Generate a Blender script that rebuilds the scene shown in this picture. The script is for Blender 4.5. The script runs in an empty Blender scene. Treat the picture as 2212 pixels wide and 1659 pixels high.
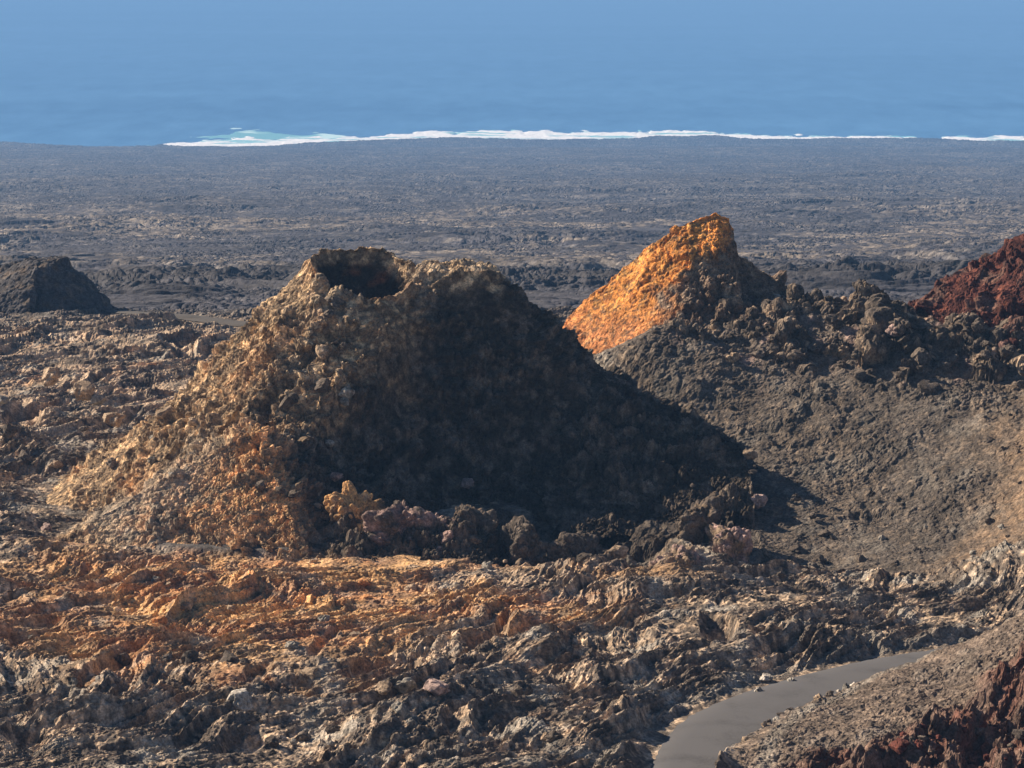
import bpy, bmesh, math, random, time
import numpy as np
from mathutils import Vector

T0 = time.time()
R = math.radians
scene = bpy.context.scene
f32 = np.float32

# ------------------------------------------------------------------ camera
CAM_H = 340.0
PITCH = 8.7
HFOV = 20.0
cam_d = bpy.data.cameras.new('camera')
cam = bpy.data.objects.new('camera', cam_d)
scene.collection.objects.link(cam)
cam.location = (0, 0, CAM_H)
cam.rotation_euler = (R(90 - PITCH), 0, 0)
cam_d.sensor_width = 36
cam_d.lens = 18 / math.tan(R(HFOV / 2))
cam_d.clip_start = 1
cam_d.clip_end = 80000
scene.camera = cam

# ------------------------------------------------------------------ light
SUN_EL, SUN_AZ = 31.0, 25.0          # azimuth: degrees behind the picture plane, from the left
sx = -math.cos(R(SUN_EL)) * math.cos(R(SUN_AZ))
sy = math.cos(R(SUN_EL)) * math.sin(R(SUN_AZ))
sz = math.sin(R(SUN_EL))
world = bpy.data.worlds.new('World')
scene.world = world
world.use_nodes = True
wn = world.node_tree
sky = wn.nodes.new('ShaderNodeTexSky')
sky.sky_type = 'NISHITA'
sky.sun_disc = False
sky.sun_elevation = R(SUN_EL)
sky.sun_rotation = math.atan2(sx, sy)
sky.altitude = 300
sky.air_density = 0.7
sky.dust_density = 0.2
wn.links.new(sky.outputs[0], wn.nodes['Background'].inputs[0])
wn.nodes['Background'].inputs[1].default_value = 0.05
sl = bpy.data.lights.new('sun', 'SUN')
sl.energy = 5.0
sl.angle = R(0.5)
sl.color = (1.0, 0.83, 0.64)
sun = bpy.data.objects.new('sun', sl)
scene.collection.objects.link(sun)
sun.rotation_euler = Vector((-sx, -sy, -sz)).to_track_quat('-Z', 'Y').to_euler()
sun.location = (-200, 300, 700)
scene.view_settings.view_transform = 'Standard'
scene.view_settings.look = 'None'
scene.view_settings.gamma = 1
scene.view_settings.exposure = 1.05
scene.cycles.max_bounces = 4
scene.cycles.diffuse_bounces = 2
scene.cycles.glossy_bounces = 2
scene.cycles.volume_bounces = 0

# ------------------------------------------------------------------ numbers: noise
_rng = np.random.default_rng(7)
NP = 4096
_perm = _rng.permutation(NP).astype(np.int32)
_rnd = _rng.random((4, NP)).astype(f32)
_ga = _rng.random(NP) * 2 * np.pi
_gx, _gy = np.cos(_ga).astype(f32), np.sin(_ga).astype(f32)
_g3 = _rng.normal(size=(NP, 3))
_g3 = (_g3 / np.linalg.norm(_g3, axis=1)[:, None] * 1.25).astype(f32)

def h2(ix, iy, seed=0):
    return _perm[(_perm[(ix + seed * 131) & (NP - 1)] + iy) & (NP - 1)]

def h3(ix, iy, iz, seed=0):
    return _perm[(_perm[(_perm[(ix + seed * 131) & (NP - 1)] + iy) & (NP - 1)] + iz) & (NP - 1)]

def perlin(x, y, seed=0):
    x0 = np.floor(x); y0 = np.floor(y)
    fx = (x - x0).astype(f32); fy = (y - y0).astype(f32)
    ix = x0.astype(np.int32); iy = y0.astype(np.int32)
    u = fx * fx * fx * (fx * (fx * 6 - 15) + 10)
    v = fy * fy * fy * (fy * (fy * 6 - 15) + 10)
    a = h2(ix, iy, seed); n00 = _gx[a] * fx + _gy[a] * fy
    a = h2(ix + 1, iy, seed); n10 = _gx[a] * (fx - 1) + _gy[a] * fy
    a = h2(ix, iy + 1, seed); n01 = _gx[a] * fx + _gy[a] * (fy - 1)
    a = h2(ix + 1, iy + 1, seed); n11 = _gx[a] * (fx - 1) + _gy[a] * (fy - 1)
    a = n00 + u * (n10 - n00); b = n01 + u * (n11 - n01)
    return (a + v * (b - a)) * 1.5

def perlin3(x, y, z, seed=0):
    x0 = np.floor(x); y0 = np.floor(y); z0 = np.floor(z)
    f = [(x - x0).astype(f32), (y - y0).astype(f32), (z - z0).astype(f32)]
    i = [x0.astype(np.int32), y0.astype(np.int32), z0.astype(np.int32)]
    w = [t * t * t * (t * (t * 6 - 15) + 10) for t in f]
    out = 0
    for cx in (0, 1):
        for cy in (0, 1):
            for cz in (0, 1):
                g = _g3[h3(i[0] + cx, i[1] + cy, i[2] + cz, seed)]
                n = g[..., 0] * (f[0] - cx) + g[..., 1] * (f[1] - cy) + g[..., 2] * (f[2] - cz)
                out = out + n * (w[0] if cx else 1 - w[0]) * (w[1] if cy else 1 - w[1]) * (w[2] if cz else 1 - w[2])
    return out * 1.3

def fbm(x, y, n=4, seed=0, gain=0.5):
    o = 0; a = 1.0; s = 0
    for k in range(n):
        o = o + a * perlin(x, y, seed + k); s += a
        a *= gain; x = x * 2.03 + 7.1; y = y * 2.03 + 3.7
    return o / s * 1.3

def ridged(x, y, n=3, seed=0, gain=0.5):
    o = 0; a = 1.0; s = 0
    for k in range(n):
        o = o + a * (1 - np.abs(perlin(x, y, seed + k)) * 2.2); s += a
        a *= gain; x = x * 2.07 + 5.3; y = y * 2.07 + 1.9
    return o / s

def billow(x, y, n=2, seed=0, gain=0.5):
    o = 0; a = 1.0; s = 0
    for k in range(n):
        p = perlin(x, y, seed + k)
        o = o + a * np.sqrt(p * p + .006) * 2.2; s += a
        a *= gain; x = x * 2.07 + 5.3; y = y * 2.07 + 1.9
    return o / s

def domes(x, y, seed=0, jit=0.8, soft=.5):
    """Boulders packed on a plane: height 0..1 of the tallest rounded lump over each point."""
    bx = np.floor(x - 0.5); by = np.floor(y - 0.5)
    ix = bx.astype(np.int32); iy = by.astype(np.int32)
    best = np.zeros(x.shape, f32)
    o = (1 - jit) / 2
    for cx in (0, 1):
        for cy in (0, 1):
            a = h2(ix + cx, iy + cy, seed)
            px = (bx + cx + o + jit * _rnd[0][a]) - x
            py = (by + cy + o + jit * _rnd[1][a]) - y
            r = 0.32 + 0.38 * _rnd[2][a]
            ex = 0.7 + 0.8 * _rnd[3][a]
            d2 = ((px * ex) ** 2 + (py / ex) ** 2) / (r * r)
            best = np.maximum(best, (np.maximum(0, 1 - d2) ** soft * r * 1.55).astype(f32))
    return best

def domes3(x, y, z, seed=0, jit=0.8):
    bx = np.floor(x - 0.5); by = np.floor(y - 0.5); bz = np.floor(z - 0.5)
    ix = bx.astype(np.int32); iy = by.astype(np.int32); iz = bz.astype(np.int32)
    best = np.zeros(x.shape, f32)
    o = (1 - jit) / 2
    for cx in (0, 1):
        for cy in (0, 1):
            for cz in (0, 1):
                a = h3(ix + cx, iy + cy, iz + cz, seed)
                px = (bx + cx + o + jit * _rnd[0][a]) - x
                py = (by + cy + o + jit * _rnd[1][a]) - y
                pz = (bz + cz + o + jit * _rnd[3][a]) - z
                r = 0.35 + 0.4 * _rnd[2][a]
                d2 = (px * px + py * py + pz * pz) / (r * r)
                best = np.maximum(best, (np.sqrt(np.maximum(0, 1 - d2)) * r * 1.4).astype(f32))
    return best

def ss(a, b, x):
    t = np.clip((x - a) / (b - a), 0, 1)
    return t * t * (3 - 2 * t)

def smax(a, b, k):
    h = np.clip(0.5 + 0.5 * (a - b) / k, 0, 1)
    return b + (a - b) * h + k * h * (1 - h)

# ------------------------------------------------------------------ surveying: a bearing and a distance give a place
SC = 1106 / math.tan(R(HFOV / 2))
cp, sp = math.cos(R(PITCH)), math.sin(R(PITCH))
def ray(px, py):
    a = (px - 1106) / SC; b = -(py - 829.5) / SC
    return a, cp + b * sp, -sp + b * cp
def at(px, py, y):
    a, b, c = ray(px, py)
    return a / b * y, y, CAM_H + c / b * y
def on(px, py, z=297.0):
    a, b, c = ray(px, py)
    t = (z - CAM_H) / c
    return a * t, b * t

# ------------------------------------------------------------------ relief of the land
_py = np.array([0, 100, 200, 330, 400, 480, 580, 700, 880, 1100, 1500, 2000, 2700, 3500, 4300, 5200, 9000.])
_pz = np.array([297, 297, 297, 297, 290.5, 283, 273.5, 263.5, 249, 234, 205, 173, 128, 81, 37, 4, 0.])
def profile(y):
    return np.interp(y, _py, _pz)

RAW = [  # (px, py, distance): right-hand hill, its foot, the embankment; then the flat
    (1480, 700, 243), (1660, 640, 246), (1830, 662, 247), (1960, 672, 247), (2212, 705, 244), (2400, 705, 244),
    (1400, 722, 238), (1560, 735, 238), (1700, 765, 236), (1880, 830, 231), (2080, 900, 224), (2250, 850, 226), (2400, 800, 226),
    (1300, 780, 240), (1345, 830, 236), (1450, 920, 230), (1600, 960, 227), (1800, 980, 224), (2000, 1010, 218), (2212, 985, 213),
    (2400, 920, 206), (1500, 1080, 217), (1700, 1085, 216), (1900, 1100, 213), (2080, 1110, 208), (2212, 1100, 203), (2400, 1080, 196),
    (1480, 1180, 204), (1700, 1230, 199.5), (1950, 1250, 197), (2120, 1215, 194), (2260, 1180, 190), (2212, 1270, 186.5), (2450, 1180, 184),
    (2212, 1335, 169.5), (2100, 1385, 167.5), (2010, 1414, 165), (1900, 1455, 160.5), (1800, 1517, 154.5), (1640, 1602, 146.5), (1500, 1662, 141.5), (2400, 1280, 167),
    (2212, 1480, 153), (2050, 1500, 155), (1950, 1540, 152), (1830, 1620, 145), (1700, 1690, 140), (2100, 1600, 145), (2212, 1590, 146),
    (2450, 1480, 146), (2212, 1700, 139), (1900, 1760, 134),
]
_pts = []
for px, py, d in RAW:
    x, y, z = at(px, py, d)
    _pts.append((x, y, z - profile(y)))
ROADW = [(6.0, 126, 2.0), (7.3, 136, 1.7), (8.7, 144, 1.4), (10.0, 150.5, 2.0), (12.4, 156.6, 2.7), (16.2, 161.8, 3.0), (20.8, 166.6, 2.9), (26.2, 170.4, 3.0), (32.5, 173.3, 3.0), (41, 175, 3.0), (50, 175, 3.0)]
ROAD = [q[:2] for q in ROADW]
for x, y in ROAD:
    _pts.append((x, y, 0.0))
    _pts.append((x - 4, y + 3, 0.1))
for x, y in [(8.5, 120), (-5, 130), (-20, 150), (0, 160), (-30, 180), (-10, 180), (5, 178), (14, 182), (26, 184), (-35, 215), (-15, 200), (5, 195),
             (-60, 150), (-60, 200), (-50, 240), (-70, 260), (-30, 260), (-60, 300), (-20, 290), (0, 262), (0, 300), (8, 275), (20, 280), (45, 280),
             (80, 280), (20, 330), (-60, 340), (0, 340), (60, 340), (100, 330), (-100, 120), (-100, 220), (-100, 340), (-20, 110), (0, 110)]:
    _pts.append((x, y, 0.0))
_pts += [(110, 220, 12), (100, 170, 10), (90, 140, 9), (60, 110, 7), (30, 110, 4), (110, 250, 12), (28, 256, 5.0), (60, 256, 6)]
_p = np.array(_pts)
def _phi(r2):
    return 0.5 * r2 * np.log(np.maximum(r2, 1e-9))
_n = len(_p)
_A = np.zeros((_n + 3, _n + 3))
_A[:_n, :_n] = _phi((_p[:, None, 0] - _p[None, :, 0]) ** 2 + (_p[:, None, 1] - _p[None, :, 1]) ** 2) + np.eye(_n) * 2.0
_A[:_n, _n] = 1; _A[:_n, _n + 1:] = _p[:, :2]; _A[_n, :_n] = 1; _A[_n + 1:, :_n] = _p[:, :2].T
_w = np.linalg.solve(_A, np.r_[_p[:, 2], 0, 0, 0])
LX0, LY0, LS = -130.0, 60.0, 1.0
_gxs = np.arange(LX0, 131, LS); _gys = np.arange(LY0, 401, LS)
_GX, _GY = np.meshgrid(_gxs, _gys)
_lut = _w[_n] + _w[_n + 1] * _GX + _w[_n + 2] * _GY
for k in range(_n):
    _lut += _w[k] * _phi((_GX - _p[k, 0]) ** 2 + (_GY - _p[k, 1]) ** 2)
_lut *= 1 - ss(330, 380, _GY)
_lut *= ss(60, 100, _GY)
def residual(x, y):
    u = np.clip((x - LX0) / LS, 0, len(_gxs) - 1.001); v = np.clip((y - LY0) / LS, 0, len(_gys) - 1.001)
    i = u.astype(np.int32); j = v.astype(np.int32); a = u - i; b = v - j
    a = a * a * (3 - 2 * a) * .5 + a * .5; b = b * b * (3 - 2 * b) * .5 + b * .5
    return (_lut[j, i] * (1 - a) + _lut[j, i + 1] * a) * (1 - b) + (_lut[j + 1, i] * (1 - a) + _lut[j + 1, i + 1] * a) * b

def seg_dist(x, y, pts):
    best = np.full(x.shape, 1e9); side = np.zeros(x.shape)
    for (ax, ay), (bx, by) in zip(pts[:-1], pts[1:]):
        dx, dy = bx - ax, by - ay
        t = np.clip(((x - ax) * dx + (y - ay) * dy) / (dx * dx + dy * dy), 0, 1)
        d = np.hypot(x - ax - t * dx, y - ay - t * dy)
        s = (x - ax) * dy - (y - ay) * dx
        m = d < best
        best = np.where(m, d, best); side = np.where(m, s, side)
    return best, side

def smooth_line(pts, n=6):
    P = np.array(pts, float); out = []
    for i in range(len(P) - 1):
        p0, p1, p2, p3 = P[max(i - 1, 0)], P[i], P[i + 1], P[min(i + 2, len(P) - 1)]
        for k in range(n):
            t = k / n
            out.append(tuple(0.5 * (2 * p1 + (p2 - p0) * t + (2 * p0 - 5 * p1 + 4 * p2 - p3) * t * t + (3 * p1 - p0 - 3 * p2 + p3) * t ** 3)))
    out.append(tuple(P[-1]))
    return out
ROAD_W = 3.0
def road_w(y):
    return np.interp(y, [q[1] for q in ROADW[:9]], [q[2] for q in ROADW[:9]])
ROADL = smooth_line(ROAD, 4)
TRACK = smooth_line([at(250, 655, 345)[:2], at(300, 668, 338)[:2], at(380, 680, 330)[:2], at(460, 690, 325)[:2], at(540, 699, 321)[:2], at(640, 705, 318)[:2]], 3)
PATH = smooth_line([at(380, 1182, 205.4)[:2], at(460, 1188, 204.2)[:2], at(560, 1191, 203.6)[:2], at(660, 1188, 204)[:2]], 3)

# hollows and ledges seen in the lava: (px, py, half-width, half-height, depth, slant of the long axis)
PITS = [
    (230, 1440, 62, 34, 1.6, 35), (70, 1368, 70, 24, 1.3, 12), (1550, 1375, 40, 34, 2.6, 0), (815, 1440, 80, 26, 1.7, 15),
    (935, 1420, 45, 34, 1.6, 25), (1000, 1435, 60, 14, 1.0, 0), (1085, 1350, 22, 34, 1.4, 60), (170, 1400, 50, 22, 0.9, -20),
    (545, 1470, 40, 24, 1.2, 30), (640, 1490, 60, 18, 1.0, 10), (1010, 1480, 44, 20, .8, 0), (520, 1600, 50, 30, 1.4, 10),
    (60, 1600, 60, 32, 1.3, -15), (1330, 1400, 70, 22, 1.0, 8), (1240, 1400, 34, 14, .8, 8), (1390, 1470, 120, 16, 1.1, 10),
    (1440, 1550, 110, 13, 1.3, 12), (1700, 1410, 70, 12, .9, 12), (1330, 1350, 60, 20, .9, 5), (900, 1500, 60, 16, 1.0, 10),
    (1220, 1570, 60, 20, 1.0, 5), (1180, 1470, 50, 20, .8, -5), (300, 1215, 40, 8, .6, 0), (450, 1208, 45, 7, .6, 0),
    (560, 1338, 60, 9, .9, 16), (380, 1360, 50, 8, .7, 18), (200, 1290, 50, 10, .6, 5), (80, 1280, 60, 10, .6, 0),
    (420, 768, 48, 11, 2.4, 4), (335, 775, 30, 7, 1.2, 0), (50, 900, 50, 22, 2.6, -10), (260, 905, 44, 22, 2.6, 5),
    (60, 1010, 80, 14, 2.2, 2), (200, 1000, 70, 12, 1.6, 6), (320, 830, 40, 8, 1.2, -6), (100, 780, 40, 6, 1.0, 0),
    (420, 845, 30, 10, 1.4, 0), (10, 715, 20, 8, 1.8, 0), (250, 855, 34, 8, 1.2, -8), (150, 1070, 80, 12, 1.2, 3),
    (20, 1120, 60, 10, .9, 0), (60, 1175, 40, 6, .6, 0), (700, 1275, 40, 9, .7, 10), (900, 1250, 40, 7, .6, 0),
    (1150, 1240, 60, 10, .8, 0), (1450, 1290, 60, 14, .8, 0), (1880, 1430, 34, 26, .9, 30), (1930, 1320, 40, 12, .9, 5),
    (2150, 1300, 60, 10, .8, 8), (2010, 1360, 50, 8, .7, 14), (1690, 1300, 46, 7, .5, 0), (1850, 1250, 50, 12, .9, 14),
    (1610, 1190, 60, 16, 1.4, 0), (1210, 1160, 190, 55, 2.6, 0), (1060, 1185, 70, 25, 1.6, 0), (1380, 1200, 50, 26, 2.0, 0), (1880, 1130, 50, 8, 1.2, 0), (700, 1390, 26, 20, .9, 40), (760, 1640, 90, 16, 1.2, 6), (300, 1560, 90, 12, .8, 6),
]
HUMPS = [
    (60, 1335, 90, 14, .9, 14), (300, 1300, 80, 10, .7, 10), (560, 1315, 80, 8, .7, 14), (1060, 1275, 50, 12, 1.0, 30),
    (1770, 1400, 60, 26, 1.0, 35), (1200, 1370, 70, 12, .9, 25), (1480, 1420, 80, 12, .9, 18), (1380, 1445, 120, 12, .9, 18),
    (900, 1330, 90, 14, .8, 25), (620, 1210, 60, 8, .7, 0), (740, 1210, 70, 10, .8, 5), (200, 730, 50, 8, 1.0, 0),
    (340, 740, 60, 8, 1.2, 0), (390, 740, 40, 10, 1.4, 0), (500, 1560, 90, 10, .8, 10), (200, 1560, 90, 12, .8, 8),
    (1640, 1400, 60, 10, .8, 25), (170, 850, 26, 8, 1.4, 0), (1550, 1330, 70, 8, .5, 4), (330, 860, 30, 6, 1.0, 0),
    (1180, 1395, 50, 8, .8, 14), (1300, 1470, 70, 8, .8, 8), (1000, 1560, 120, 8, .8, 6), (1450, 1230, 60, 26, 1.2, 0),
]
def ellipses(items):
    out = []
    for px, py, hw, hh, dep, ang in items:
        x, y = on(px, py)
        mpp = y / SC
        dpp = y * y / (CAM_H - 297) / SC
        out.append((x, y, hw * mpp, hh * dpp, dep, math.tan(R(ang)) * dpp / mpp))
    return out
PITE, HUMPE = ellipses(PITS), ellipses(HUMPS)

def streak(x, y):
    wx = fbm(x / 14, y / 14, 2, 31) * 5; wy = fbm(x / 14, y / 14, 2, 37) * 5
    a, b = 0.62, 0.78
    return (x + wx) * a + (y + wy) * b, (x + wx) * b - (y + wy) * a

def masks(x, y):
    """Where the land is loose gravel hill, embankment, rocky crest."""
    n = fbm(x / 9, y / 9, 3, 51) * 5
    foot = np.interp(x, [-10, 8, 14, 24, 34, 50, 90], [500, 232, 204, 199, 196, 186, 176])
    hill = ss(-1.5, 1.5, y + n * .5 - foot) * (1 - ss(250, 262, y)) * ss(6, 10, x)
    edge = np.interp(x, [-5, 0, 20, 40, 70], [400, 239, 236, 229.5, 230])
    crest = ss(-3, 2, y + n * .8 - edge) * (1 - ss(250, 258, y)) * ss(12, 16, x)
    d, s = seg_dist(x, y, ROADL)
    emb = np.where(s > 0, ss(1.8, 3.4, d), 0) * (1 - ss(166, 180, y - 0.1 * (x - 30)))
    return hill, crest, emb, d, s

def az_table(az, tab):
    a = np.array([t[0] for t in tab], float); v = np.array([t[1:] for t in tab], float)
    a = np.r_[a[-1] - 360, a, a[0] + 360]; v = np.vstack([v[-1:], v, v[:1]])
    return [np.interp(az, a, v[:, i]) for i in range(v.shape[1])]

NOTCH = [(*at(px, py, d)[:2], rr_, dd_) for px, py, d, rr_, dd_ in [(445, 945, 215.5, 1.0, 1.5), (485, 985, 213.5, .8, 1.2), (500, 880, 217, .8, 1.2), (560, 860, 217, .9, 1.3), (600, 800, 218, .8, 1.1), (340, 1040, 213.5, .6, .9), (660, 740, 219.5, .9, 1.2), (700, 700, 221, .8, .9), (420, 1010, 213, .6, .9), (380, 900, 219, .5, .7)]]
MC = (-11.9, 227.6)
def main_cone(x, y):
    dx, dy = x - MC[0], y - MC[1]
    r = np.hypot(dx, dy); az = np.degrees(np.arctan2(dy, dx))
    n = fbm(x / 3, y / 3, 3, 401)
    rr, rz, s1, s2, br = az_table(az, [  # azimuth, rim radius, rim height, upper slope, lower slope, length of the upper slope
        (-170, 3.9, 315.2, 1.02, .98, 12), (-150, 3.8, 314.4, 1.0, .76, 13), (-130, 3.9, 313.6, .92, .52, 14), (-110, 4.0, 313.4, 1.0, .36, 14),
        (-90, 4.1, 313.2, 1.2, .30, 10.5), (-70, 4.1, 313.2, 1.35, .28, 8.6), (-45, 4.2, 313.0, 1.6, .30, 8.4), (-15, 4.3, 313.9, 1.2, .5, 8), (15, 4.4, 314.1, .9, .7, 12),
        (45, 4.1, 315.0, .9, .8, 12), (90, 3.9, 315.9, .95, .8, 12), (135, 3.8, 315.6, .95, .8, 12), (170, 3.8, 315.3, 1.02, .98, 12)])
    d = r - rr - n * .7
    out = rz - np.where(d < br, s1 * d, s1 * br + s2 * (d - br)) - .12 * (1 - np.exp(-np.maximum(d, 0)))
    inner = rz + 1.8 * d - .1
    a = np.where(d > 0, out, np.maximum(inner, 308.5))
    a = a + .9 * n * np.exp(-(d / 1.3) ** 2)
    # second crest to the right of the crater
    ex, ey = x - (-4.3), y - 228.6
    rb = np.hypot(ex * np.where(ex < 0, .8, 1.0), ey); ab = np.degrees(np.arctan2(ey, ex))
    r0, z0, t1, t2, b2 = az_table(ab, [(-170, 2, 314.4, .6, .8, 8), (-110, 1.8, 314.4, 1.65, .33, 8.8), (-80, 1.8, 314.5, 1.7, .30, 9.0), (-50, 2.0, 314.4, 1.6, .30, 8.5),
                                       (-20, 2.6, 314.3, 1.15, .25, 8), (0, 2.6, 314.4, .92, .55, 9.0), (30, 2.8, 314.5, .9, .6, 9), (90, 2.6, 314.6, .95, .8, 12), (160, 2.5, 314.6, .7, .8, 10)])
    db = rb - r0 + n * .3
    b = z0 + .3 * ss(0, -2, db) - np.where(db < b2, t1 * np.maximum(db, 0), t1 * b2 + t2 * (db - b2))
    knob = 309.6 + n * .8 - 1.5 * np.maximum(0, np.hypot(x - 4.2, (y - 231.5) * .8) - .9)
    b = smax(b, knob, .5)
    hole = d < .6
    z = np.where(hole & (ex < -3.2), a, smax(a, b, .8))
    # hollow eaten into the front, its left wall steep
    xe = np.interp(y, [206, 211, 217, 221.5, 224], [-16.5, -17.2, -12.9, -8.6, -7.0])
    q = ss(-.2, 1.5, x - xe + n * 1.6) * ss(5, -1, x) * ss(205.5, 209.5, y + n) * ss(224, 221, y)
    z = z - 3.9 * q + (.9 + 1.2 * n) * np.exp(-((x - xe + .6) / .9) ** 2) * ss(208, 211, y) * ss(224, 221, y)
    for nx_, ny_, nr_, nd_ in NOTCH:
        ax_, ay_ = x - nx_, y - ny_
        u_ = ax_ * .78 + ay_ * .62; v_ = ax_ * .62 - ay_ * .78
        z = z - nd_ * (1 - ss(.3, 1.1, np.hypot(u_ / (2.0 * nr_), v_ / nr_) + n * .35))
    # tongue of rubble that comes down in front of the hollow on the left
    rx, ry = x - (-19.0), y - 212.0
    tongue = 304.6 - .5 * np.abs(rx * .92 + ry * .38) - .62 * np.maximum(0, -(ry * .92 - rx * .38)) - .35 * np.maximum(0, (ry * .92 - rx * .38))
    z = smax(z, tongue, 1.2)
    return z

def lava_relief(x, y, near=True):
    """Frozen flow: lobes and ridges, clinker lumps, finer crust."""
    u, v = streak(x, y)
    m = ss(.05, .6, fbm(x / 9, y / 9, 3, 17))
    lowm = ss(-.3, .3, fbm(u / 22, v / 10, 2, 15))
    big = billow(u / 26, v / 5.0, 2, 3, .35) * (.32 + .45 * lowm) + .25 * fbm(x / 25, y / 25, 2, 9)
    mid = billow(u / 13.0, v / 1.7, 2, 11, .4) * (.30 + .22 * lowm) + billow(u / 5, v / .8, 2, 14, .4) * .16
    fine = billow(u / 3.0, v / .36, 2, 19) * .10
    # thin broken slabs: stepped edges
    q = fbm(u / 9.0, v / 2.2, 4, 13) * 2.6
    st = .32
    slab = (np.floor(q / st) + ss(.0, .2, q / st - np.floor(q / st))) * st * .20
    wx = x + fbm(x / 1.1, y / 1.1, 2, 61) * .4; wy = y + fbm(x / 1.1, y / 1.1, 2, 67) * .4
    c1 = domes(wx / 1.9, wy / 1.4, 21) * .24
    c2 = domes(wx / .85, wy / .7, 23) * .17
    c3 = domes(wx / .42, wy / .36, 25) * .13
    c4 = domes(x / .26, y / .26, 27) * .09
    rope = np.sin(v * 8.0 + 3 * perlin(u / 3, v / 2, 71)) * .05 * (1 - m) * ss(0, .3, perlin(x / 7, y / 7, 73))
    h = big + mid + fine + slab + rope + c1 * m * .9 + c2 * m + .10 * fbm(x / .6, y / .5, 2, 75)
    return h, m

def near_height(x, y, detail=True):
    base = profile(y) + residual(x, y)
    hill, crest, emb, rd, rs = masks(x, y)
    for (ex, ey, rx, ry, dep, sl) in PITE:
        q = np.hypot((x - ex) / rx, (y - ey - (x - ex) * sl) / ry)
        q = q + 0.35 * perlin(x / 1.3, y / 1.3, 5) if detail is not None else q
        base = base - .52 * dep * (1 - ss(.55, 1.25, q))
    for (ex, ey, rx, ry, dep, sl) in HUMPE:
        q = np.hypot((x - ex) / rx, (y - ey - (x - ex) * sl) / ry)
        base = base + dep * (1 - ss(0, 1, q)) * .5
    h, m = lava_relief(x, y)
    lav = h - 0.5
    gx = x + fbm(x / .8, y / .8, 2, 87) * .35; gy = y + fbm(x / .8, y / .8, 2, 89) * .35
    gm = ss(.0, .5, fbm(x / 5, y / 5, 3, 83))
    grav = fbm(x / 6, y / 6, 3, 81) * .5 + domes(gx / .75, gy / .75, 85) * .18 * gm + domes(gx / .38, gy / .38, 86) * .08 * gm + domes(gx / 1.7, gy / 1.7, 84) * .32 * ss(.15, .5, fbm(x / 7, y / 7, 2, 88))
    n_c = fbm(x / 10, y / 10, 2, 76)
    cr = domes(gx / 3.4, gy / 3.0, 91, soft=.8) * 1.15 + domes(gx / 7, gy / 6, 80, soft=1) * 1.7 * ss(30, 36, x + n_c * 8) * ss(44, 38, x) + domes(gx / 1.3, gy / 1.3, 92, soft=.8) * .55 + domes(gx / .6, gy / .6, 93, soft=.7) * .26 + domes(gx / .3, gy / .3, 90) * .14 + fbm(x / 2, y / 2, 3, 94) * .4 - .8
    em = fbm(x / 4, y / 4, 3, 95) * .35 + domes(gx / .5, gy / .5, 96) * .12 * gm + domes(gx / .25, gy / .25, 97) * .05 + fbm(x / .5, y / .5, 2, 77) * .06
    rr = ss(-1.5, 2.0, (x - 18) * 1.06 - (y - 146) + fbm(x / 5 + 3, y / 5, 3, 98) * 4) * emb
    em = em + rr * (perlin(x / 3.2, y / 3.2, 78) * 1.6 + domes(gx / 1.9, gy / 1.9, 99, soft=.7) * 1.2 + domes(gx / .8, gy / .8, 100) * .5 + domes(gx / .35, gy / .35, 79) * .2 - .3)
    d = lav * (1 - hill) + (grav - .1) * hill
    d = d * (1 - crest) + (cr * .35 - .5) * crest
    d = d * (1 - emb) + em * emb
    toe = ss(-3.0, -.3, main_cone(x, y) - (profile(y) + residual(x, y))) * (np.abs(x + 12) < 30) * (y < 262) * (y > 190)
    d = d * (1 - .75 * toe) - .25 * toe
    # road bed and the two tracks are levelled
    rw = road_w(y)
    rk = ss(rw + .05, rw + np.where(rs > 0, .7, 1.9), rd + .10 * fbm(x / 1.2, y / 1.2, 2, 74))
    z = base + d * rk
    z = z * rk + (profile(y) - .16) * (1 - rk)
    td, _ = seg_dist(x, y, TRACK)
    tk = ss(1.8, 3.2, td)
    z = z * tk + (profile(y) + residual(x, y) + .35) * (1 - tk)
    pd, _ = seg_dist(x, y, PATH)
    pk = ss(1.1, 2.4, pd)
    z = z * pk + (profile(y) + residual(x, y) + .22) * (1 - pk)
    return z, dict(hill=hill, crest=crest, emb=emb, lump=m, red=rr, rd=rd, rs=rs)

COAST = [(-400, 305), (0, 307), (60, 309), (190, 317), (330, 316), (345, 311), (365, 314), (420, 317), (520, 318), (650, 310), (780, 303), (900, 298), (1050, 297), (1150, 301),
         (1300, 300), (1380, 298), (1420, 293), (1480, 294), (1550, 293), (1600, 299), (1700, 300), (1850, 298), (1990, 299), (2040, 301), (2120, 304), (2212, 305), (2600, 306)]
_ct = []
for px, py in COAST:
    a, b, c = ray(px, py)
    k = (9.0 - CAM_H) / c
    _ct.append((a / b, k * b))
_ct = np.array(_ct)
def coast_y(t):
    return np.interp(t, _ct[:, 0], _ct[:, 1])

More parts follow.
